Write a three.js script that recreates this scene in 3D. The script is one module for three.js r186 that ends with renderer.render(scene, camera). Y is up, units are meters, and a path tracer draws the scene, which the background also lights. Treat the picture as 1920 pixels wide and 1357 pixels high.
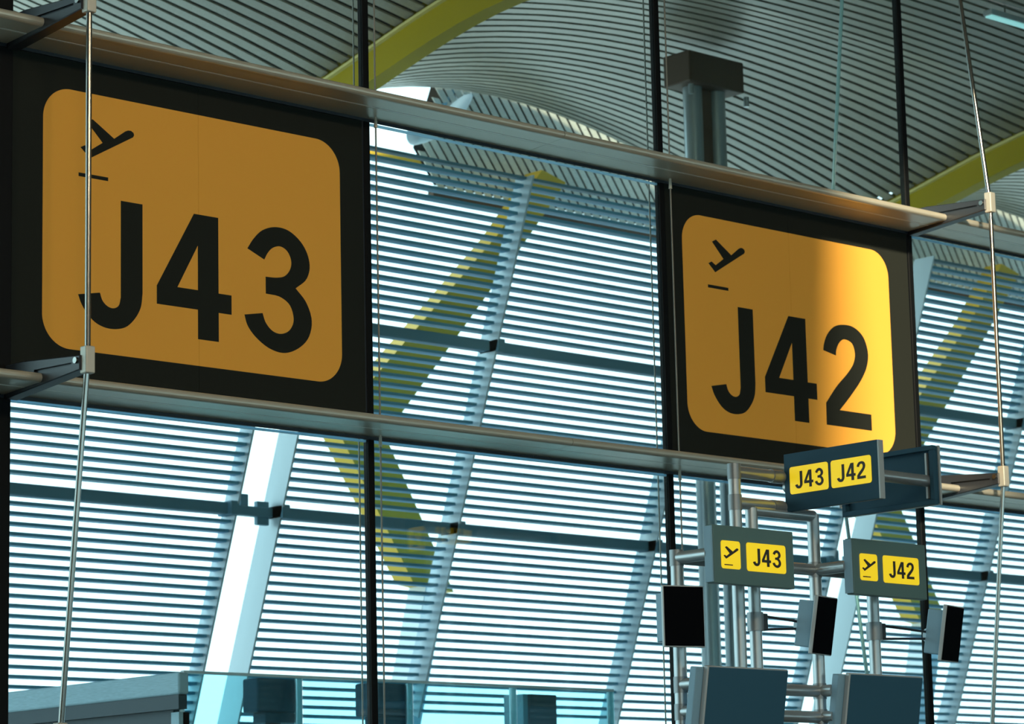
import * as THREE from 'three';
import { mergeGeometries } from 'three/addons/utils/BufferGeometryUtils.js';
import { RectAreaLightUniformsLib } from 'three/addons/lights/RectAreaLightUniformsLib.js';
import { RoundedBoxGeometry } from 'three/addons/geometries/RoundedBoxGeometry.js';

// ---------- camera, sky, sun, exposure ----------
const scene = new THREE.Scene();
const camera = new THREE.PerspectiveCamera(13.744, 1920 / 1357, 0.1, 2000);
{
  const yaw = 0.75559, pitch = 0.1779, roll = -0.02297;
  const fw = new THREE.Vector3(Math.sin(yaw) * Math.cos(pitch), Math.sin(pitch), -Math.cos(yaw) * Math.cos(pitch));
  const r = new THREE.Vector3().crossVectors(fw, new THREE.Vector3(0, 1, 0)).normalize();
  const u = new THREE.Vector3().crossVectors(r, fw);
  camera.up.copy(u).multiplyScalar(Math.cos(roll)).addScaledVector(r, -Math.sin(roll));
  camera.position.set(-10.4562, 1.7, 15.7084);
  camera.lookAt(camera.position.clone().add(fw));
  camera.focus = 19.8;
  camera.userData.fStop = 3.6;
  camera.updateMatrixWorld();
}
scene.background = new THREE.Color(0.74, 0.95, 1.0);
scene.backgroundIntensity = 2.7;
const sun = new THREE.DirectionalLight(new THREE.Color(1.0, 0.84, 0.58), 9.5);
sun.position.set(9.0 - 60, 6 + 0.364 * 84.85, 60);
sun.target.position.set(9.0, 6, 0);
sun.castShadow = true;
sun.shadow.radius = 5;
sun.shadow.mapSize.set(2048, 2048);
Object.assign(sun.shadow.camera, { left: -60, right: 60, top: 60, bottom: -60, near: 1, far: 200 });
scene.add(sun, sun.target);
const renderer = new THREE.WebGLRenderer({ antialias: true });
renderer.toneMapping = THREE.LinearToneMapping;
renderer.toneMappingExposure = 1.0;
renderer.shadowMap.enabled = true;

// ---------- helpers ----------
let seed = 7;
const rnd = () => { seed = (seed * 1664525 + 1013904223) >>> 0; return seed / 4294967296; };
const lin = (r, g, b) => new THREE.Color().setRGB(r, g, b);
const std = (c, rough = 0.6, metal = 0, extra = {}) => new THREE.MeshStandardMaterial({ color: c, roughness: rough, metalness: metal, ...extra });
const matte = (c, rough = 0.8, spec = 0.25) => new THREE.MeshPhysicalMaterial({ color: c, roughness: rough, metalness: 0, specularIntensity: spec });
const taken = {};
function numbered(name) { const n = taken[name] = (taken[name] ?? -1) + 1; return n ? `${name}_${String(n).padStart(3, '0')}` : name; }
const origin = new WeakMap();
function thing(name, label, category, [x, y, z], group) {
  const o = new THREE.Group(); o.name = numbered(name); o.position.set(x, y, z); scene.add(o);
  o.userData = { label, category }; if (group) o.userData.group = group;
  origin.set(o, new THREE.Vector3(x, y, z));
  return o;
}
function structure(name, label, category, p = [0, 0, 0]) { const o = thing(name, label, category, p); o.userData.kind = 'structure'; return o; }
// geometry is given in world axes; the part is moved to its thing's own axes
function part(name, geo, mat, parent) {
  let g = geo; const o = origin.get(parent);
  g.translate(-o.x, -o.y, -o.z);
  const m = new THREE.Mesh(g, mat); m.name = name; m.castShadow = m.receiveShadow = true;
  parent.add(m); origin.set(m, o); return m;
}
const box = (x0, x1, y0, y1, z0, z1) => new THREE.BoxGeometry(x1 - x0, y1 - y0, z1 - z0).translate((x0 + x1) / 2, (y0 + y1) / 2, (z0 + z1) / 2);
const rbox = (x0, x1, y0, y1, z0, z1, r = 0.008) => new RoundedBoxGeometry(x1 - x0, y1 - y0, z1 - z0, 2, r).translate((x0 + x1) / 2, (y0 + y1) / 2, (z0 + z1) / 2);
function rod(a, b, r, seg = 14, r2 = r) {
  const A = new THREE.Vector3(...a), B = new THREE.Vector3(...b), d = B.clone().sub(A), L = d.length();
  const g = new THREE.CylinderGeometry(r2, r, L, seg);
  g.applyQuaternion(new THREE.Quaternion().setFromUnitVectors(new THREE.Vector3(0, 1, 0), d.normalize()));
  return g.translate((A.x + B.x) / 2, (A.y + B.y) / 2, (A.z + B.z) / 2);
}
// extrude a profile in the (z, y) plane along x
function alongX(pts, x0, x1) {
  const s = new THREE.Shape(pts.map(([z, y]) => new THREE.Vector2(-z, y)));
  return new THREE.ExtrudeGeometry(s, { depth: x1 - x0, bevelEnabled: false, curveSegments: 8 }).rotateY(Math.PI / 2).translate(x0, 0, 0);
}
const merge = (...g) => mergeGeometries(g.map((q) => { const n = q.index ? q.toNonIndexed() : q; for (const k of Object.keys(n.attributes)) if (!['position', 'normal', 'uv'].includes(k)) n.deleteAttribute(k); return n; }));
function noiseTexture(w, h, f) {
  const d = new Uint8Array(w * h * 4);
  for (let y = 0; y < h; y++) for (let x = 0; x < w; x++) { const v = f(x, y); d.set([v[0], v[1], v[2], 255], (y * w + x) * 4); }
  const t = new THREE.DataTexture(d, w, h); t.magFilter = THREE.LinearFilter; t.minFilter = THREE.LinearMipmapLinearFilter; t.generateMipmaps = true;
  t.wrapS = t.wrapT = THREE.RepeatWrapping; t.colorSpace = THREE.SRGBColorSpace; t.needsUpdate = true; return t;
}
const bambooMap = noiseTexture(256, 64, () => { const v = 222 + rnd() * 33 | 0; return [v, v - 3, v - 8]; });
const concreteMap = noiseTexture(128, 128, () => { const v = 215 + rnd() * 40 | 0; return [v, v, v]; });

// ---------- materials ----------
const M = {
  black: matte(lin(0.004, 0.005, 0.006), 0.6, 0.25),
  gasket: std(lin(0.012, 0.02, 0.03), 0.45),
  rail: std(lin(0.54, 0.52, 0.43), 0.36, 0.4),
  groove: std(lin(0.8, 0.8, 0.74), 0.35, 0.2),
  steel: std(lin(0.34, 0.34, 0.32), 0.22, 1),
  tube: std(lin(0.5, 0.54, 0.56), 0.34, 0.75),
  column: std(lin(0.3, 0.35, 0.37), 0.32, 0.65),
  collar: std(lin(0.3, 0.33, 0.35), 0.4, 0.6),
  clamp: std(lin(0.6, 0.58, 0.5), 0.45, 0.25),
  arm: std(lin(0.02, 0.026, 0.035), 0.4, 0.0),
  cable: std(lin(0.2, 0.2, 0.18), 0.4, 0.6),
  signDark: matte(lin(0.016, 0.019, 0.016)),
  orange: matte(lin(0.87, 0.415, 0.062), 0.7, 0.3),
  letter: matte(lin(0.016, 0.019, 0.016)),
  glass: new THREE.MeshPhysicalMaterial({ color: lin(0.86, 0.95, 0.955), roughness: 0.0, metalness: 0, transmission: 1, thickness: 0, ior: 1.5 }),
  glassBlue: new THREE.MeshPhysicalMaterial({ color: lin(0.66, 0.92, 0.96), roughness: 0.02, metalness: 0, transmission: 1, thickness: 0, ior: 1.5 }),
  bamboo: [0, 1, 2, 3].map((i) => new THREE.MeshPhysicalMaterial({ color: lin(0.29 + i * 0.027, 0.258 + i * 0.024, 0.205 + i * 0.02), roughness: 0.45, clearcoat: 0.35, clearcoatRoughness: 0.3, map: bambooMap })),
  soffit: [0, 1, 2, 3].map((i) => std(lin(0.68 + i * 0.03, 0.65 + i * 0.03, 0.58 + i * 0.03), 0.4, 0, { map: bambooMap })),  // bamboo again, paler to put missing ground light into its colour
  deck: std(lin(0.012, 0.012, 0.013), 0.9),
  yellow: matte(lin(0.40, 0.29, 0.01), 0.6, 0.3),
  ochre: std(lin(0.7, 0.42, 0.03), 0.55),
  yellowEdge: std(lin(0.72, 0.60, 0.22), 0.5),
  blade: std(lin(0.13, 0.40, 0.58), 0.55, 0.0),  // blue glass tint and missing light put into the blade colour
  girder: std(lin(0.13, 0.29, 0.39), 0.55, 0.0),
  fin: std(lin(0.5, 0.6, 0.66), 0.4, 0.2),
  brown: std(lin(0.06, 0.032, 0.016), 0.7),
  teal: std(lin(0.25, 0.42, 0.43), 0.45, 0.2),
  white: std(lin(0.78, 0.84, 0.88), 0.4),
  boxGrey: std(lin(0.10, 0.19, 0.19), 0.5),
  boxNavy: matte(lin(0.025, 0.08, 0.125), 0.6, 0.4),
  boxEdge: std(lin(0.42, 0.47, 0.48), 0.4, 0.3),
  tile: std(lin(0.85, 0.62, 0.02), 0.5, 0, { emissive: lin(0.95, 0.66, 0.012), emissiveIntensity: 0.62 }),
  text: std(lin(0.03, 0.035, 0.03), 0.6),
  screenBlack: matte(lin(0.001, 0.0015, 0.003), 0.7, 0.1),
  screenBlue: matte(lin(0.04, 0.12, 0.185), 0.7, 0.3),
  bezel: std(lin(0.5, 0.53, 0.54), 0.4, 0.3),
  housing: std(lin(0.24, 0.42, 0.55), 0.5),
  strip: std(lin(0.5, 0.7, 0.7), 0.6, 0, { emissive: lin(0.3, 0.62, 0.6), emissiveIntensity: 0.9 }),
  edgeGlint: new THREE.MeshPhysicalMaterial({ color: lin(0.6, 0.85, 1.0), roughness: 0.95, transmission: 0.6, thickness: 0 }),
  lamp: std(lin(0.9, 0.85, 0.75), 0.5, 0, { emissive: lin(1.0, 0.8, 0.55), emissiveIntensity: 2 }),  // glowing lens of the added fill lamps
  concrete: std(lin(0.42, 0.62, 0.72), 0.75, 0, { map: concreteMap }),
  booth: std(lin(0.025, 0.05, 0.07), 0.6),
  floor: std(lin(0.055, 0.05, 0.042), 0.5),
  bounceFloor: std(lin(0.7, 0.7, 0.68), 0.8, 0, { map: concreteMap }),
  ground: std(lin(0.78, 0.78, 0.76), 0.9, 0, { map: concreteMap }),
  plaster: std(lin(0.28, 0.25, 0.2), 0.8),
};

// ---------- vault surface: arches spanning between beams every 9 m, rising and falling towards the eaves ----------
const XB = 8.779;
function vault(X, Z) {
  const t = (X - XB) / 9, s = t - Math.floor(t);
  const z = Math.min(Z, -4.55) + 5.5;
  const b = 10.476 + 0.19 * z - 0.051 * z * z - 0.016 * z * z * z;
  return b + s * (1 - s) * (2.112 - 0.723 * s) * Math.max(0.35, 1 - 0.409 * z);
}
const beamTop = (Z) => vault(XB, Z);

// ---------- setting: floors, ground, hall shell ----------
{
  const f = structure('floor', 'dark polished concourse floor ending in a pale strip added to bounce light', 'floor');
  part('slab', box(-34, 46, -0.3, 0, -6, 34), M.floor, f);
  part('bounce_strip', box(-34, 46, -0.3, 0, -9.4, -6), M.bounceFloor, f);  // unseen pale strip added to bounce light onto vault and louvres
  const g = structure('ground', 'pale concrete apron outside the building, whitened to bounce light', 'ground', [0, -0.35, 0]);
  part('paving', new THREE.PlaneGeometry(1200, 600).rotateX(-Math.PI / 2).translate(0, -0.35, -309.4), M.ground, g);  // unseen ground, whitened to throw light up at the vault
  const c = structure('ceiling', 'flat hall ceiling behind the glass wall with one rooflight slot added for the sun patch', 'ceiling', [0, 10.75, 0]);
  const sh = new THREE.Shape([[-34, 0.05], [46, 0.05], [46, 34], [-34, 34]].map((p) => new THREE.Vector2(...p)));
  sh.holes.push(new THREE.Path([[8.1 - 5.9, 5.9], [8.1 - 12.9, 12.9], [9.9 - 12.9, 12.9], [9.9 - 5.9, 5.9]].map((p) => new THREE.Vector2(...p))));  // unseen slot added so the sun falls on the right gate sign
  part('slab', new THREE.ExtrudeGeometry(sh, { depth: 0.3, bevelEnabled: false }).rotateX(Math.PI / 2).translate(0, 11.05, 0), M.plaster, c);
  const wl = structure('wall_left', 'plain plaster end wall of the hall', 'wall', [-34, 0, 17]);
  part('panel', box(-34.3, -34, 0, 11.3, 0, 34), M.plaster, wl);
  const wr = structure('wall_right', 'plain plaster end wall at the far end of the hall', 'wall', [46, 0, 17]);
  part('panel', box(46, 46.3, 0, 11.3, 0, 34), M.plaster, wr);
  const wb = structure('wall_back', 'unseen hall wall with windows added to light the signs', 'wall', [0, 0, 34]);
  part('spandrel', box(-34, 46, 0, 0.7, 34, 34.3), M.plaster, wb);
  part('lintel', box(-34, 46, 5.2, 11.3, 34, 34.3), M.plaster, wb);
  for (let i = 0; i <= 8; i++) part('pier', box(-34 + i * 9.95, -33.6 + i * 9.95, 0.7, 5.2, 34, 34.3), M.plaster, wb);
  for (let i = 0; i < 8; i++) part('pane', box(-33.6 + i * 9.95, -24.05 + i * 9.95, 0.7, 5.2, 34.14, 34.152), M.glass, wb);  // unseen windows added as daylight for the gate signs
}

// ---------- unseen fill lamps added under the hall ceiling to light the signs ----------
RectAreaLightUniformsLib.init();
[[-8, 'first'], [-4, 'second'], [0, 'third'], [4, 'fourth']].forEach(([x, n]) => {
  const t = thing('added_floodlight', `added warm rectangular fill light under the hall ceiling, ${n} from the left end wall`, 'lamp', [x, 10.2, 14], 'added hall fill lights');
  part('case', rbox(x - 0.62, x + 0.62, 9.78, 10.62, 13.99, 14.15, 0.02), M.bezel, t);
  part('lens', box(x - 0.58, x + 0.58, 9.82, 10.58, 13.975, 13.99), M.lamp, t);
  part('bracket', rod([x, 10.5, 14.1], [x, 10.75, 14.1], 0.03, 10), M.collar, t);
  const l = new THREE.RectAreaLight(new THREE.Color(1.0, 0.78, 0.52), 98, 1.16, 0.76);
  l.position.set(x, 10.2, 13.97); l.lookAt(x + 3, 7.5, 0); l.castShadow = true; scene.add(l);
});

// ---------- bamboo vaults beyond the glass ----------
const labelV = { '-1': 'bamboo slat vault over the sign panel reading J43', 0: 'bamboo slat vault rising from behind the middle yellow beam to the twin column', 1: 'bamboo slat vault past the second yellow beam' };
function slatGeometry(x0, x1, z, w, n) {
  const pos = [], uv = [], idx = [];
  for (let i = 0; i <= n; i++) {
    const x = x0 + (x1 - x0) * i / n;
    for (const [dz, dy] of [[-w / 2, 0], [w / 2, 0], [w / 2, 0.022], [-w / 2, 0.022]]) { pos.push(x, vault(x, z + dz) + dy, z + dz); uv.push(x / 2, (dz + dy + z * 3.1) / 0.4); }
  }
  for (let i = 0; i < n; i++) for (let k = 0; k < 4; k++) {
    const a = i * 4 + k, b = i * 4 + (k + 1) % 4, c = a + 4, d = b + 4;
    idx.push(a, c, b, b, c, d);
  }
  idx.push(0, 1, 2, 0, 2, 3); const e = n * 4; idx.push(e, e + 2, e + 1, e, e + 3, e + 2);
  const g = new THREE.BufferGeometry();
  g.setAttribute('position', new THREE.Float32BufferAttribute(pos, 3)); g.setAttribute('uv', new THREE.Float32BufferAttribute(uv, 2)); g.setIndex(idx);
  const h = g.toNonIndexed(); h.computeVertexNormals(); return h;
}
for (const k of [-1, 0, 1]) {
  const c = structure('ceiling', labelV[k], 'ceiling', [XB + 9 * k + 4.5, 10.5, -5]);
  const x0 = XB + 9 * k + 0.13, x1 = XB + 9 * (k + 1) - 0.13;
  for (let i = 0, z = -0.9; z > -9.25; z -= 0.168, i++) part('slat', slatGeometry(x0, x1, z, 0.115, 18), M.bamboo[(i * 7 + (i >> 2)) % 4], c);
}
{
  const r = structure('roof', 'dark roof deck above the bamboo slats', 'roof', [13, 11, -5]);
  const nx = 150, nz = 30, pos = [], idx = [];
  for (let j = 0; j <= nz; j++) for (let i = 0; i <= nx; i++) { const x = -18 + 54 * i / nx, z = 0.05 - 9.45 * j / nz; pos.push(x, vault(x, z) + 0.2, z); }
  for (let j = 0; j < nz; j++) for (let i = 0; i < nx; i++) { const a = j * (nx + 1) + i, b = a + nx + 1; idx.push(a, a + 1, b, b, a + 1, b + 1); }
  const g = new THREE.BufferGeometry(); g.setAttribute('position', new THREE.Float32BufferAttribute(pos, 3)); g.setIndex(idx); g.computeVertexNormals();
  part('deck', g, M.deck, r);
  part('deck_top', g.clone().translate(13, 11 + 0.25, -5), M.plaster, r);
}
const beamLabel = { '-1': 'yellow curved roof beam over the left mast of the glass wall', 0: 'yellow curved roof beam between the J43 sign and the twin column', 1: 'yellow curved roof beam behind the right mast beyond the J42 sign' };
for (const k of [-1, 0, 1]) {
  const X = XB + 9 * k, b = thing('roof_beam', beamLabel[k], 'beam', [X, 10, -5]);
  const prof = (d0, d1) => { const up = [], dn = []; for (let i = 0; i <= 24; i++) { const z = -0.5 - 8.8 * i / 24; up.push([z, beamTop(z) + d0]); dn.push([z, beamTop(z) + d1]); } return [...up, ...dn.reverse()]; };
  part('web', alongX(prof(0.1, -0.33), X - 0.1, X + 0.1), M.yellow, b);
  part('top_flange', alongX(prof(0.0, -0.028), X - 0.15, X - 0.1), M.yellowEdge, b);
}

// ---------- glass wall ----------
const YT = 7.185, YL = 4.905;
{
  const w = structure('wall_front', 'glass wall of black mullions and clear panes carrying the gate signs', 'glass wall', [4.5, 0, 0]);
  for (let i = -11; i <= 15; i++) part('mullion', rbox(i * 3 - (i ? 0.055 : 0.24), i * 3, 0, 10.75, -0.045, 0.012, 0.006), M.black, w);
  for (let i = -11; i < 15; i++) {
    const near = i >= -1 && i <= 3;
    const lv = near ? [[0.05, 2.62], [2.64, YL], [YL, YT], [YT, 9.46], [9.48, 10.6]] : [[0.05, 10.6]];
    for (const [a, b] of lv) if (!(near && a === YL && (i === 0 || i === 2))) part('pane', box(i * 3, i * 3 + (i === -1 ? 2.76 : 2.945), a, b, -0.012, 0.0), M.glass, w);
  }
  for (const [a, b, y] of [[3, 5.945, YT], [9, 11.945, YT], [0, 2.945, YL], [3, 5.945, YL], [6, 8.945, YL], [9, 11.945, YL]]) part('glass_edge_glint', box(a, b, y - 0.038, y - 0.022, -0.03, -0.012), M.edgeGlint, w);  // pale strip painted in for light caught along the glass edge
  part('sill', box(-33, 45, 0, 0.05, -0.06, 0.012), M.black, w);
  part('head', box(-33, 45, 10.55, 10.76, -0.08, 0.012), M.black, w);
}
// ---------- transom rails ----------
function railProfile(y, s) {   // a shallow wing: flat soffit, round nose towards the hall
  const p = [[0.004, y], [0.22, y + 0.012], [0.228, y + 0.02], [0.238, y + 0.02], [0.246, y + 0.014], [0.36, y + 0.02]];
  for (let i = 0; i <= 8; i++) { const a = -Math.PI / 2 + Math.PI * i / 8; p.push([0.402 + 0.03 * Math.cos(a), y + 0.05 + 0.03 * Math.sin(a)]); }
  p.push([0.2, y + 0.075], [0.004, y + 0.06]);
  return p;
}
const railText = {
  upper: ['beige metal transom rail running above the J43 sign', 'beige metal transom rail above the J42 sign', 'beige metal transom rail past the right mast at J42 sign top height'],
  lower: ['beige metal transom rail running below the J43 sign', 'beige metal transom rail below the J42 sign', 'beige metal transom rail past the right mast at J42 sign foot height'],
};
for (const [n, y] of [['upper', YT], ['lower', YL]]) [[0.05, 4.52], [4.524, 8.95], [9.06, 13.6], [-4.4, -0.05]].forEach(([a, b], i) => {
  const r = thing('transom_rail', railText[n][i] ?? `beige metal transom rail before the left mast at the J43 sign ${n === 'upper' ? 'top' : 'foot'}`, 'rail', [(a + b) / 2, y, 0.02], 'transom rails of the glass wall');
  part('wing', alongX(railProfile(y), a, b), M.rail, r);
  part('trim_line', alongX([[0.226, y + 0.012], [0.24, y + 0.0125], [0.24, y + 0.02], [0.226, y + 0.02]], a, b), M.groove, r);
  part('gasket', box(a, b, y - 0.022, y, 0.004, 0.014), M.gasket, r);
});
// ---------- bowed masts ----------
for (const [X, lab] of [[0, 'bowed steel rod mast on dark arms in front of the J43 sign'], [9, 'bowed steel rod mast on dark arms beside the right edge of the J42 sign']]) {
  const t = thing('rod_mast', lab, 'mast', [X, 0, 0.05]);
  const n = [[9.55, 0.592], [7.285, 0.848], [5.008, 0.84], [2.74, 0.565]];
  const path = [[10.5, 0.09], ...n, [0.05, 0.1]];
  for (let i = 0; i < path.length - 1; i++) part('rod', rod([X, path[i][0], path[i][1]], [X, path[i + 1][0], path[i + 1][1]], 0.0185), M.steel, t);
  for (const [y, z] of n) {
    const arm = new THREE.Shape([[-0.022, -0.115], [-z + 0.02, -0.045], [-z + 0.02, 0.035], [-0.25 * z, 0.085], [-0.022, 0.085]].map((p) => new THREE.Vector2(...p)));
    arm.holes.push(new THREE.Path([[-0.4 * z, -0.014], [-z + 0.1, -0.01], [-z + 0.1, 0.006], [-0.4 * z, 0.018]].map((p) => new THREE.Vector2(...p))));
    const a = part('arm', new THREE.ExtrudeGeometry(arm, { depth: 0.085, bevelEnabled: true, bevelSize: 0.006, bevelThickness: 0.006, bevelSegments: 1 }).rotateY(Math.PI / 2).translate(X - 0.0425, y - 0.012, 0), M.arm, t);
    part('bolt', rod([X - 0.062, y, z - 0.05], [X + 0.06, y, z - 0.05], 0.02, 12), M.steel, a);
    part('web_plate', box(X - 0.03, X + 0.03, y - 0.035, y + 0.012, 0.25, z - 0.09), M.arm, a);
    part('node_clamp', rbox(X - 0.035, X + 0.035, y - 0.085, y + 0.085, z - 0.034, z + 0.034, 0.01), M.clamp, t);
  }
}
// ---------- outer bow of the right mast, on the far side of the glass ----------
{
  const X = 9, t = thing('outer_rod_mast', 'slim bowed teal rod mast outside the glass behind the J42 sign', 'mast', [X, 0, -0.1]);
  const path = [[10.5, -0.16], [9.55, -0.62], [7.285, -0.88], [5.008, -0.86], [2.74, -0.6], [0.05, -0.16]];
  for (let i = 0; i < 5; i++) part('rod', rod([X, ...path[i]], [X, ...path[i + 1]], 0.016, 12), M.teal, t);
  for (const [y, z] of path.slice(1, 5)) {
    part('arm', rod([X, y, -0.05], [X, y, z], 0.05, 10, 0.022), M.arm, t);
    part('node_clamp', rbox(X - 0.03, X + 0.03, y - 0.07, y + 0.07, z - 0.03, z + 0.03, 0.008), M.arm, t);
  }
}
// ---------- hanger cables ----------
for (const [X, s] of [[3, 'J43'], [6, 'J42']]) for (const [z, r, side] of [[0.075, 0.0065, 'hall side of glass'], [-0.155, 0.006, 'outer side of glass']]) {
  const c = thing('hanger_cable', `thin hanger cable along the ${X === 3 ? 'right' : 'left'} edge of the ${s} sign, ${side}`, 'cable', [X, 0.05, z], 'hanger cables at the mullions');
  part('cable', rod([X, 0.05, z], [X, 10.5, z], r, 8), M.cable, c);
  if (z > 0) for (const y of [YT, YL]) for (const s2 of [-1, 1]) part('ferrule', rod([X, s2 < 0 ? y - 0.075 : y + 0.05, z], [X, s2 < 0 ? y + 0.01 : y + 0.13, z], 0.014, 10, 0.009), M.clamp, c);
}

// ---------- gate signs ----------
const GL = {
  J: [[[0.85, 6.283], [1.024, 6.283]], [[1.024, 5.683], [1.01, 5.59], [0.967, 5.514], [0.897, 5.448], [0.82, 5.423], [0.728, 5.422], [0.645, 5.45], [0.58, 5.505], [0.539, 5.56], [0.514, 5.617]], [[0.684, 5.648], [0.704, 5.599], [0.743, 5.566], [0.789, 5.557], [0.832, 5.578], [0.85, 5.636]]],
  4: [[[1.447, 6.28], [1.651, 6.28], [1.651, 5.76], [1.76, 5.76], [1.76, 5.628], [1.651, 5.628], [1.651, 5.43], [1.478, 5.43], [1.478, 5.63], [1.14, 5.63], [1.14, 5.753]]],
  3: [[[1.899, 6.104], [1.95, 6.175], [2.026, 6.245], [2.136, 6.284], [2.256, 6.276], [2.367, 6.209], [2.426, 6.125], [2.442, 6.035], [2.41, 5.951], [2.316, 5.878]], [[2.316, 5.878], [2.408, 5.79], [2.456, 5.667], [2.427, 5.548], [2.34, 5.464], [2.215, 5.416], [2.085, 5.433], [1.96, 5.503], [1.894, 5.575], [1.87, 5.643]], [[2.025, 5.671], [2.053, 5.607], [2.111, 5.557], [2.182, 5.545], [2.256, 5.576], [2.296, 5.649], [2.266, 5.751], [2.182, 5.801], [2.055, 5.81]], [[2.055, 5.927], [2.149, 5.932], [2.221, 5.952], [2.27, 6.006], [2.279, 6.069], [2.245, 6.13], [2.186, 6.155], [2.118, 6.136], [2.075, 6.096], [2.044, 6.045]]],
  2: [[[1.858, 6.047], [1.868, 6.096], [1.914, 6.182], [2.003, 6.256], [2.114, 6.285], [2.247, 6.28], [2.365, 6.212], [2.417, 6.085], [2.398, 5.976], [2.329, 5.863], [2.185, 5.711], [2.031, 5.57]], [[2.425, 5.57], [2.425, 5.436]], [[1.863, 5.436], [1.867, 5.616]], [[1.867, 5.616], [2.008, 5.766], [2.148, 5.885], [2.227, 5.974], [2.252, 6.057], [2.225, 6.136], [2.166, 6.163], [2.105, 6.161], [2.055, 6.125], [2.019, 6.064], [2.012, 6.019]]],
};
const PLANE = [[0.578, 6.775], [0.624, 6.797], [0.796, 6.693], [0.885, 6.757], [0.908, 6.767], [0.932, 6.768], [0.951, 6.758], [0.957, 6.742], [0.947, 6.726], [0.604, 6.532], [0.529, 6.595], [0.565, 6.613], [0.611, 6.589], [0.704, 6.651]];
const BAR = [[0.515, 6.424], [0.748, 6.424], [0.748, 6.4], [0.515, 6.4]];
function glyphShape(ch, f) {
  const s = new THREE.Shape();
  const runs = GL[ch];
  const all = [];
  for (const run of runs) {
    if (run.length < 4 || ch === '4') { all.push(...run); continue; }
    const c = new THREE.CatmullRomCurve3(run.map(([x, y]) => new THREE.Vector3(x, y, 0)), false, 'centripetal');
    for (const v of c.getPoints(run.length * 4)) all.push([v.x, v.y]);
  }
  s.setFromPoints(all.map((p) => f(...p)));
  if (ch === '4') s.holes.push(new THREE.Path([[1.479, 6.067], [1.308, 5.762], [1.479, 5.762]].map((p) => f(...p))));
  return s;
}
const poly = (pts, f) => new THREE.Shape(pts.map((p) => f(...p)));
const rr = (x0, x1, y0, y1, r) => {
  const s = new THREE.Shape();
  s.moveTo(x0 + r, y0); s.lineTo(x1 - r, y0); s.absarc(x1 - r, y0 + r, r, -Math.PI / 2, 0); s.lineTo(x1, y1 - r); s.absarc(x1 - r, y1 - r, r, 0, Math.PI / 2);
  s.lineTo(x0 + r, y1); s.absarc(x0 + r, y1 - r, r, Math.PI / 2, Math.PI); s.lineTo(x0, y0 + r); s.absarc(x0 + r, y0 + r, r, Math.PI, Math.PI * 1.5);
  return s;
};
const plate = (s, z0, d) => new THREE.ExtrudeGeometry(s, { depth: d, bevelEnabled: false, curveSegments: 16 }).translate(0, 0, z0);
function gateSign(X0, dx, last, label) {
  const t = thing('gate_sign', label, 'sign', [X0 + 1.5, YL, 0], 'large gate signs in the glass wall');
  const f = (x, y) => new THREE.Vector2(x + X0 + dx, y);
  const xa = X0 + 0.002, xb = X0 + 2.935, mid = X0 + 1.487 + dx;
  part('backing_panel', box(xa, mid - 0.001, YL + 0.006, YT - 0.004, -0.02, 0.0), M.signDark, t);
  part('backing_panel', box(mid + 0.001, xb, YL + 0.006, YT - 0.004, -0.02, 0.0), M.signDark, t);
  // orange field in two halves with a hairline joint
  const x0 = X0 + 0.238 + dx, x1 = X0 + 2.724 + dx, y0 = 5.25, y1 = 6.968, r = 0.215;
  const L = new THREE.Shape(); L.moveTo(mid - 0.0007, y0); L.lineTo(mid - 0.0007, y1); L.lineTo(x0 + r, y1); L.absarc(x0 + r, y1 - r, r, Math.PI / 2, Math.PI); L.lineTo(x0, y0 + r); L.absarc(x0 + r, y0 + r, r, Math.PI, Math.PI * 1.5); L.lineTo(mid - 0.0007, y0);
  const R = new THREE.Shape(); R.moveTo(mid + 0.0007, y0); R.lineTo(x1 - r, y0); R.absarc(x1 - r, y0 + r, r, -Math.PI / 2, 0); R.lineTo(x1, y1 - r); R.absarc(x1 - r, y1 - r, r, 0, Math.PI / 2); R.lineTo(mid + 0.0007, y1); R.lineTo(mid + 0.0007, y0);
  part('orange_field', plate(L, 0, 0.002), M.orange, t);
  part('orange_field', plate(R, 0, 0.002), M.orange, t);
  for (const ch of ['J', '4', last]) part('digit', plate(glyphShape(ch, f), 0.002, 0.0015), M.letter, t).name = ch === 'J' ? 'letter' : 'digit';
  part('departure_symbol', merge(plate(poly(PLANE, f), 0.002, 0.0015), plate(poly(BAR, f), 0.002, 0.0015)), M.letter, t);
}
gateSign(0, 0, '3', 'large orange gate sign J43 with take-off plane symbol behind the rod mast');
gateSign(6, -0.048, '2', 'large orange gate sign J42 with take-off plane symbol above the small gate signs');

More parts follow.
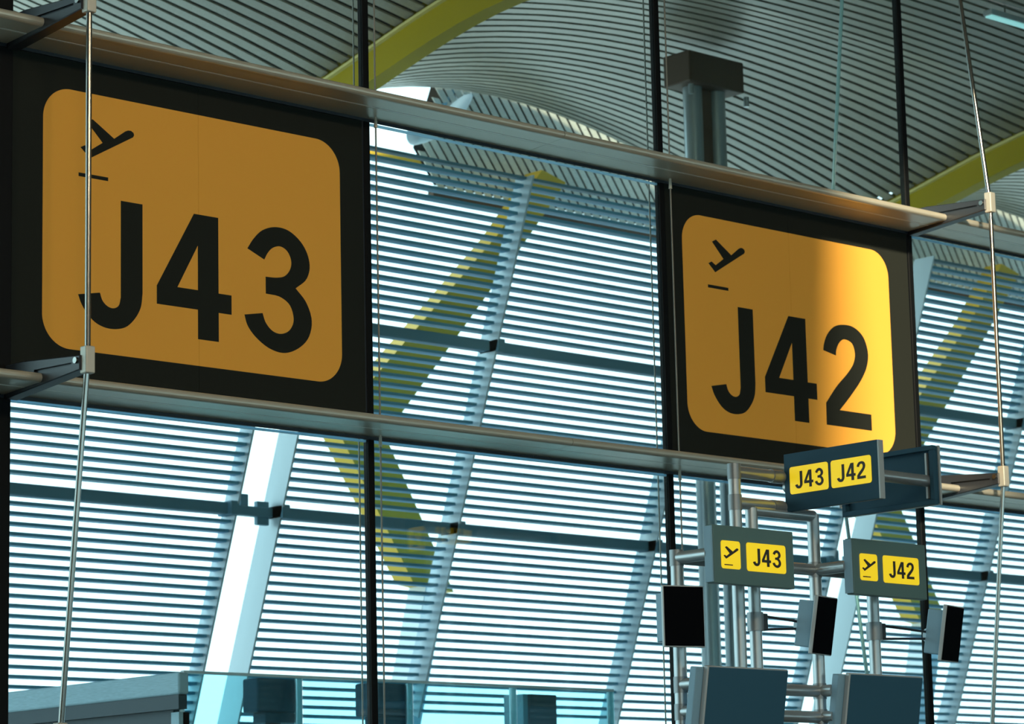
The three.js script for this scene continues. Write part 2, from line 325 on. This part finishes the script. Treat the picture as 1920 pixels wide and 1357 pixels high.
// ---------- gate stand of steel tubes ----------
const ZK = 1.6;
{
  const t = thing('gate_stand', 'steel tube stand carrying small yellow gate signs and screens', 'stand', [5.3, 0, ZK]);
  const r = 0.044;
  const post = (x, top, z = ZK) => { const p = part('post', rod([x, 0.02, z], [x, top, z], r, 20), M.tube, t); part('base_plate', rod([x, 0, z], [x, 0.025, z], 0.11, 20), M.tube, p); return p; };
  const P = { 1: 4.336, 2: 4.946, 3: 5.11, 4: 5.762, 5: 6.386 };
  post(P[1], 3.985); post(P[2], 4.665); post(P[3], 4.385); post(P[4], 4.385); post(P[5], 3.985);
  const bar = (a, b) => { const m = part('bar', rod(a, b, r * 0.96, 18), M.tube, t); return m; };
  const collar = (x, y, z, ax) => { const d = 0.055; const v = [x, y, z]; const a = [...v], b = [...v]; a[ax] -= d; b[ax] += d; part('collar', rod(a, b, r * 1.1, 18), M.collar, t); };
  for (const y of [3.985, 3.122, 2.938]) { bar([P[1], y, ZK], [P[4], y, ZK]); for (const x of [P[1], P[4]]) collar(x, y, ZK, 1); }
  for (const x of [P[1], P[4]]) { bar([x, 3.985, ZK], [x, 3.985, 1.9]); for (const y of [3.122, 2.938]) bar([x, y, ZK], [x, y, 1.73]); }
  bar([P[4], 3.985, ZK], [P[5], 3.985, ZK]);
  for (const y of [4.63, 4.412]) { bar([P[2], y, ZK], [5.49, y, ZK]); collar(P[2], y, ZK, 1); collar(5.38, y, ZK, 0); }
  bar([P[3], 4.372, ZK], [P[4], 4.372, ZK]);
  bar([5.5, 4.56, 1.62], [6.22, 4.56, 1.62]); bar([5.5, 4.58, 2.3], [6.22, 4.58, 2.3]);
  part('spigot', rod([5.56, 4.42, 2.3], [5.56, 4.76, 2.3], 0.03, 16), M.tube, t);
  bar([5.49, 4.56, ZK], [5.49, 4.56, 1.66]);
}
// ---------- small illuminated gate signs ----------
function smallText(str, cx, cy, h, w) {   // shapes from the big alphabet, scaled into a line of text
  const k = h / 0.855, x0 = 0.514, x1 = 2.45, kx = w / (x1 - x0), out = [];
  const mx = (x0 + x1) / 2, my = 5.853;
  for (const ch of str) out.push(glyphShape(ch, (x, y) => new THREE.Vector2(cx + (x - mx) * kx, cy + (y - my) * k)));
  return out;
}
function smallSign(x0, txt, label) {
  const t = thing('departure_sign', label, 'sign', [x0 + 0.405, 3.78, 1.93], 'small gate signs on the tube stand');
  const X = (d) => x0 + d;
  part('box', rbox(X(0), X(0.81), 3.781, 4.178, 1.9, 1.968, 0.006), M.boxGrey, t);
  part('side_cover', box(X(-0.012), X(0), 3.79, 4.17, 1.895, 1.962), M.housing, t);
  const a = part('yellow_tile', plate(rr(X(0.072), X(0.262), 3.884, 4.074, 0.02), 1.968, 0.004), M.tile, t);
  const kx = 0.155 / 0.44, cx = X(0.167);
  const fp = (x, y) => new THREE.Vector2(cx + (x - 0.742) * kx, 3.985 + (y - 6.64) * kx * 0.92);
  const fb = (x, y) => new THREE.Vector2(cx - 0.01 + (x - 0.68) * kx, 3.91 + (y - 6.412) * 0.3);
  part('departure_symbol', merge(plate(poly(PLANE, fp), 1.972, 0.002), plate(poly(BAR, fb), 1.972, 0.002)), M.text, a);
  const b = part('yellow_tile', plate(rr(X(0.326), X(0.722), 3.88, 4.075, 0.02), 1.968, 0.004), M.tile, t);
  for (const [i, s] of smallText(txt, X(0.527), 3.978, 0.12, 0.285).entries()) part(i ? 'digit' : 'letter', plate(s, 1.972, 0.002), M.text, b);
}
smallSign(4.312, 'J43', 'small grey box sign with yellow plane tile and J43 tile');
smallSign(5.748, 'J42', 'small grey box sign with yellow plane tile and J42 tile');
function sideSign(x, zf, zn, y0, y1, front) {
  const t = thing('side_sign', front ? 'navy box sign with two yellow tiles reading J43 and J42 side by side' : 'navy box sign seen from its blank back behind the J43 J42 box', 'sign', [x, y0, (zf + zn) / 2]);
  if (front) {
    part('box', rbox(x, x + 0.05, y0, y1, zf, zn, 0.005), M.boxNavy, t);
    part('end_cap', box(x + 0.002, x + 0.052, y0 + 0.002, y1 - 0.002, zn, zn + 0.012), M.boxEdge, t);
    for (const [a, b, s] of [[0.055, 0.412, 'J43'], [0.44, 0.805, 'J42']]) {
      const toX = (g) => g.rotateY(-Math.PI / 2).translate(x, 0, zf);
      const tile = part('yellow_tile', toX(plate(rr(a, b, 4.496, 4.69, 0.02), 0, 0.004)), M.tile, t);
      for (const [i, sh] of smallText(s, (a + b) / 2 + 0.004, 4.592, 0.122, 0.265).entries()) part(i ? 'digit' : 'letter', toX(plate(sh, 0.004, 0.002)), M.text, tile);
    }
  } else {
    part('back_sheet', box(x + 0.03, x + 0.04, y0 + 0.01, y1 - 0.01, zf, zn), M.boxNavy, t);
    part('face', box(x + 0.04, x + 0.06, y0, y1, zf - 0.005, zn + 0.01), M.boxEdge, t);
    const fr = (a, b, c, d) => part('rim', rbox(x - 0.015, x + 0.03, a, b, c, d, 0.004), M.boxNavy, t);
    fr(y0, y0 + 0.035, zf, zn); fr(y1 - 0.035, y1, zf, zn); fr(y0 + 0.035, y1 - 0.035, zf, zf + 0.035); fr(y0 + 0.035, y1 - 0.035, zn - 0.035, zn);
    part('edge_strip', box(x + 0.0, x + 0.026, y0 + 0.05, y1 - 0.05, zn - 0.085, zn - 0.07), M.boxEdge, t);
  }
}
sideSign(5.446, 1.622, 2.485, 4.378, 4.79, true);
sideSign(6.2, 1.515, 2.375, 4.405, 4.83, false);
// ---------- screens ----------
function placed(t, turn, tilt) { t.rotation.set(tilt, turn, 0, 'YXZ'); }
function blackScreen(c, turn, tilt, armTo, label, w = 0.31, h = 0.415) {
  const t = thing('display_screen', label, 'screen', c, 'black upright screens on the tube stand');
  const [x, y, z] = c;
  part('bezel', rbox(x - w / 2, x + w / 2, y - h / 2, y + h / 2, z - 0.03, z, 0.006), M.bezel, t);
  part('panel', box(x - w / 2 + 0.008, x + w / 2 - 0.006, y - h / 2 + 0.008, y + h / 2 - 0.008, z, z + 0.002), M.screenBlack, t);
  part('housing', rbox(x - 0.13, x + 0.13, y - 0.165, y + 0.165, z - 0.16, z - 0.03, 0.01), M.housing, t);
  placed(t, turn, tilt);
  if (armTo) {
    const a = thing('screen_arm', `dark two-bar swivel arm holding the ${label.includes('J43') ? 'black screen under the J43 box' : 'black screen beyond the J42 box'}`, 'arm', armTo, 'swivel arms of the black screens');
    const [px, py, pz] = armTo, ex = x - 0.12, ez = z - 0.14;
    part('pole_clamp', rod([px, py - 0.065, pz], [px, py + 0.065, pz], 0.058, 18), M.collar, a);
    part('clamp_block', rbox(px + 0.05, px + 0.1, py - 0.06, py + 0.06, pz - 0.03, pz + 0.03, 0.005), M.arm, a);
    part('upper_bar', rod([px + 0.08, py + 0.045, pz], [ex, py + 0.025, ez], 0.009, 10), M.arm, a);
    part('lower_bar', rod([px + 0.08, py - 0.05, pz], [ex, py - 0.025, ez], 0.009, 10), M.arm, a);
    part('pivot', rod([ex - 0.02, py, ez], [ex + 0.03, py, ez + 0.02], 0.05, 20), M.collar, a);
  }
}
blackScreen([4.19, 3.565, 1.79], -0.34, 0, null, 'black upright screen on the end post of the tube stand');
blackScreen([5.705, 3.575, 1.72], 0.25, 0.17, [5.11, 3.585, ZK], 'black upright screen held out on an arm under the J43 box');
blackScreen([7.14, 3.58, 1.72], 0.25, 0.17, [6.386, 3.575, ZK], 'black upright screen held out on an arm beyond the J42 box');
for (const [x0, lab] of [[4.345, 'wide blue-grey screen below the J43 plane sign'], [5.8, 'wide blue-grey screen below the J42 plane sign']]) {
  const c = [x0 + 0.405, 3.235, 1.85], t = thing('monitor', lab, 'monitor', c, 'wide blue-grey screens on the tube stand');
  part('bezel', rbox(x0, x0 + 0.81, 2.73, 3.235, 1.81, 1.85, 0.008), M.bezel, t);
  part('panel', box(x0 + 0.014, x0 + 0.806, 2.745, 3.227, 1.85, 1.852), M.screenBlue, t);
  part('housing', rbox(x0 - 0.065, x0 + 0.74, 2.78, 3.22, 1.745, 1.81, 0.01), M.housing, t);
  placed(t, 0, 0.17);
}

// ---------- twin column under the vault ----------
{
  const t = thing('twin_column', 'pair of round steel columns under a dark brown head below the bamboo vault', 'column', [12.97, 0, -6]);
  for (const x of [12.79, 13.16]) { const p = part('shaft', rod([x, 0, -6], [x, 10.45, -6], 0.105, 24), M.column, t); }
  part('web_plate', box(12.86, 13.09, 9.35, 10.4, -6.03, -5.97), M.brown, t);
  part('head', rbox(12.55, 13.42, 10.4, 10.75, -6.2, -5.8, 0.02), M.brown, t);
  for (const x of [12.56, 13.44]) part('spotlight', rod([x, 10.25, -5.8], [x, 10.36, -5.8], 0.03, 14), M.column, t);
}

{
  const t = thing('strip_light', 'slim pale strip light set along the vault past the right mast', 'lamp', [15.4, 10.75, -2.8]);
  part('housing', rbox(13.9, 16.9, 10.68, 10.74, -2.86, -2.74, 0.01), M.bezel, t);
  part('diffuser', box(13.92, 16.88, 10.665, 10.68, -2.845, -2.755), M.strip, t);
  for (const x of [14.2, 16.6]) part('hanger', rod([x, 10.74, -2.8], [x, vault(x, -2.8) + 0.02, -2.8], 0.008, 8), M.cable, t);
  const l = new THREE.RectAreaLight(new THREE.Color(0.6, 0.95, 0.95), 1.2, 2.9, 0.08);
  l.position.set(15.4, 10.66, -2.8); l.lookAt(15.4, 0, -2.8001); l.castShadow = true; scene.add(l);
}
// ---------- louvre screens outside ----------
const zl = (y) => -8.07 + 0.36 * (y - 5);
const bays = [[1.75, 4.75], [4.75, 7.86], [8.36, 10.75], [10.75, 13.75], [13.75, 16.86], [17.36, 19.75], [19.75, 22.75], [22.75, 25.75]];
const bayText = ['first on the left behind the counter booth', 'ending at the open joint below the J43 sign', 'starting at the open joint below the J43 sign', 'behind the middle clear pane', 'behind the J42 sign', 'starting at the open joint behind the tube stand', 'behind the right rod mast', 'last one past the right rod mast'];
const finsOf = [[], [[4.78, 0.26, 1], [7.84, 0.2, -1]], [[8.37, 0.3, 1]], [[10.77, 0.27, 1]], [[13.77, 0.27, 1], [16.84, 0.2, -1]], [[17.37, 0.3, 1]], [[19.77, 0.27, 1]], [[22.77, 0.27, 1]]];
const pitch = 0.0925;
bays.forEach(([a, b], i) => {
  const y0 = i === 3 ? 3.72 : 2.85, t = thing('louvre_screen', `bay of horizontal grey louvre blades tinted blue outside, ${bayText[i]}`, 'louvre', [(a + b) / 2, y0, zl(y0)], 'louvre bays outside the glass wall');
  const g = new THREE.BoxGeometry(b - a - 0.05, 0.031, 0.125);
  const girders = [5.615, 7.48];
  for (let y = 9.1; y > y0; y -= pitch) {
    if (girders.some((q) => Math.abs(y - q) < 0.085)) continue;
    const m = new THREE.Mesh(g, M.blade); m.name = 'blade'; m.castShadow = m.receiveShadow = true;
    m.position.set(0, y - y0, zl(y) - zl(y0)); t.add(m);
  }
  for (const q of girders) part('girder', rbox(a + 0.02, b - 0.02, q - 0.06, q + 0.06, zl(q) - 0.07, zl(q) + 0.07, 0.02), M.girder, t);
  for (const [X, w, side] of finsOf[i]) {
    part('fin', alongX([[zl(y0) - w * 0.5, y0 + 0.06], [zl(y0) + w * 0.5, y0 - 0.07], [zl(9.2) + w * 0.5, 9.2], [zl(9.2) - w * 0.5, 9.2]], X - 0.012, X + 0.012), M.fin, t);
    for (const q of girders) part('bracket', rbox(side > 0 ? X - 0.012 : X - 0.09, side > 0 ? X + 0.09 : X + 0.012, q - 0.07, q + 0.07, zl(q) - w * 0.5, zl(q) + w * 0.5 + 0.03, 0.01), M.girder, t);
  }
  part('top_rail', box(a, b, 9.17, 9.2, zl(9.19) - 0.04, zl(9.19) + 0.04), M.girder, t);
});
for (const X of [8.11, 17.11]) {
  const t = thing('joint_bracket', `dark steel bracket bridging the open louvre joint ${X < 9 ? 'under the J43 sign' : 'behind the tube stand'}`, 'bracket', [X, 5.5, zl(5.6)], 'brackets across the open louvre joints');
  part('bar', rbox(X - 0.235, X + 0.235, 5.56, 5.66, zl(5.6) - 0.05, zl(5.6) + 0.05, 0.015), M.girder, t);
  part('lug', rbox(X - 0.16, X - 0.06, 5.66, 5.78, zl(5.6) - 0.03, zl(5.6) + 0.03, 0.01), M.girder, t);
  part('lug', rbox(X + 0.05, X + 0.2, 5.48, 5.72, zl(5.6) - 0.03, zl(5.6) + 0.03, 0.01), M.girder, t);
}

// ---------- outer eaves, rooflight ring and yellow supports beyond the louvres ----------
for (const [xa, xb, lab] of [[12.55, 19.4, 'behind the clear pane and the twin column'], [21.4, 28.5, 'past the right rod mast']]) {
  const c = structure('ceiling', `outer eaves soffit of diagonal bamboo slats ${lab}`, 'ceiling', [xa, 10, -10.4]);
  const d = new THREE.Vector3(1.25, -0.86, -0.5), nrm = new THREE.Vector3(0, -0.5, 0.86).normalize();
  const across = new THREE.Vector3(1, 0, 0);
  let i = 0;
  for (let x = xa; x < xb; x += 0.155, i++) {
    const e = new THREE.Vector3(x + 0.6, 10.18, -10.5), s = e.clone().addScaledVector(d, -Math.min(2.2, 0.4 + 0.86 * (x - xa))), P = [];
    for (const q of [s, e]) for (const [u, v] of [[-0.056, 0], [0.056, 0], [0.056, -0.02], [-0.056, -0.02]]) P.push(q.clone().addScaledVector(across, u).addScaledVector(nrm, v));
    const g = new THREE.BufferGeometry(); g.setAttribute('position', new THREE.Float32BufferAttribute(P.flatMap((p) => p.toArray()), 3));
    g.setAttribute('uv', new THREE.Float32BufferAttribute(P.flatMap((p, k) => [k < 4 ? 0 : 1.5, (k % 4) * 0.1 + i * 0.37]), 2));
    g.setIndex([0, 1, 4, 1, 5, 4, 1, 2, 5, 2, 6, 5, 2, 3, 6, 3, 7, 6, 3, 0, 7, 0, 4, 7, 0, 3, 2, 0, 2, 1, 4, 5, 6, 4, 6, 7]);
    const h = g.toNonIndexed(); h.computeVertexNormals();
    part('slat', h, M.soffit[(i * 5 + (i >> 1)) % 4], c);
  }
  const at = (x, L) => new THREE.Vector3(x + 0.6, 10.18, -10.5).addScaledVector(d, -L), v = [at(xa - 0.05, 0), at(xb, 0), at(xb, 2.2), at(xa + 2.1, 2.2), at(xa - 0.05, 0.4)];
  const g = new THREE.BufferGeometry().setFromPoints([v[0], v[1], v[2], v[0], v[2], v[3], v[0], v[3], v[4]].map((p) => p.clone().addScaledVector(nrm, -0.12))); g.computeVertexNormals();
  part('deck', g, M.deck, c);
  part('edge_board', box(xa + 0.45, xb + 0.7, 10.05, 10.2, -10.6, -10.5), M.brown, c);
}
{
  const t = thing('rooflight_ring', 'pale tubular ring of a round rooflight above the clear pane', 'rooflight', [11.9, 10.2, -10]);
  const arc = (R, r, n) => new THREE.TorusGeometry(R, r, n, 48, Math.PI * 0.75).rotateZ(-Math.PI * 0.42).translate(11.9, 11.9, -10);
  part('ring_tube', arc(1.36, 0.105, 18), M.white, t);
  part('inner_ring', arc(1.2, 0.025, 10), M.girder, t);
}
for (const [dx, lab] of [[0, 'behind the louvres of the clear pane'], [9, 'behind the louvres past the right rod mast']]) {
  const t = thing('roof_support', `angled yellow steel roof support ${lab}`, 'support', [11.8 + dx, -0.35, -10]);
  const S = (pts) => plate(new THREE.Shape(pts.map(([x, y]) => new THREE.Vector2(x + dx, y))), -10.15, 0.3);
  part('upper_arm', S([[11.2, 7.35], [11.62, 6.95], [13.75, 9.35], [14.6, 10.35], [14.2, 10.45], [13.45, 9.55]]), M.ochre, t);
  part('lower_arm', S([[11.2, 7.35], [11.62, 6.95], [12.62, 5.22], [12.0, 5.3], [10.95, 6.9]]), M.ochre, t);
  part('leg', S([[12.2, 5.28], [12.5, 5.25], [12.0, 3.4], [11.2, -0.35], [10.9, -0.35], [11.7, 3.4]]), M.white, t);
}
{
  const t = thing('eaves_beam', 'thin ochre eaves beam behind the top louvre blades', 'beam', [13, 10.1, -11]);
  part('beam', box(11.5, 16, 10.5, 10.64, -10.95, -10.8), M.ochre, t);
}

// ---------- low things beyond the glass ----------
{
  const t = thing('counter_booth', 'pale blue-grey booth cornice over dark panels at the foot of the J43 bay', 'booth', [3.6, 0, -5.2]);
  part('cornice', rbox(3.5, 3.6, 3.33, 3.5, -8.0, -2.92, 0.02), M.concrete, t);
  part('fascia', box(3.52, 3.6, 3.22, 3.33, -8.0, -2.95), M.booth, t);
  part('corner_post', box(3.56, 3.66, 0, 3.2, -3.1, -3.0), M.concrete, t);
  part('side_panel', box(3.58, 3.64, 0, 3.23, -8.0, -3.1), M.booth, t);
  part('end_panel', box(3.6, 3.66, 0, 3.2, -3.04, -3.0), M.booth, t);
  const b = thing('balustrade', 'blue-tinted glass balustrade along the walkway behind the glass wall', 'balustrade', [6.5, 0, -5]);
  for (let i = 0; i < 4; i++) part('pane', box(5.13 + i * 1.3, 6.41 + i * 1.3, 2.2, 3.69, -5.012, -5.0), M.glassBlue, b);
  part('handrail', box(5.1, 10.3, 3.69, 3.715, -5.03, -4.985), M.white, b);
  for (let i = 0; i < 5; i++) part('post', rod([5.12 + i * 1.3, 0, -5.06], [5.12 + i * 1.3, 3.69, -5.06], 0.035, 14), M.tube, b);
  for (const [x, w, lab] of [[6.3, 0.46, 'under the J43 sign'], [7.62, 0.5, 'under the clear pane']]) {
    const m = thing('kiosk_terminal', `dark blue terminal on a post behind the balustrade ${lab}`, 'terminal', [x, 0, -5.2], 'dark terminals behind the balustrade');
    part('screen_case', rbox(x - w / 2, x + w / 2, 3.4, 3.7, -5.42, -5.2, 0.02), M.boxNavy, m);
    part('lower_case', rbox(x - w / 2 + 0.1, x + w / 2 - 0.02, 3.31, 3.4, -5.4, -5.22, 0.01), M.boxNavy, m);
    part('post', rod([x + 0.02, 0, -5.3], [x + 0.02, 3.4, -5.3], 0.07, 16), M.booth, m);
  }
  const k = thing('service_cabinet', 'dark teal service cabinet at the end of the balustrade', 'cabinet', [9.6, 0, -5.4]);
  part('body', rbox(9.42, 9.78, 0, 3.66, -5.6, -5.25, 0.01), M.booth, k);
  part('side_strip', box(9.36, 9.42, 0, 3.66, -5.55, -5.28), M.concrete, k);
}
scene.traverse((o) => { if (o.isMesh) o.castShadow = o.receiveShadow = true; });
renderer.render(scene, camera);
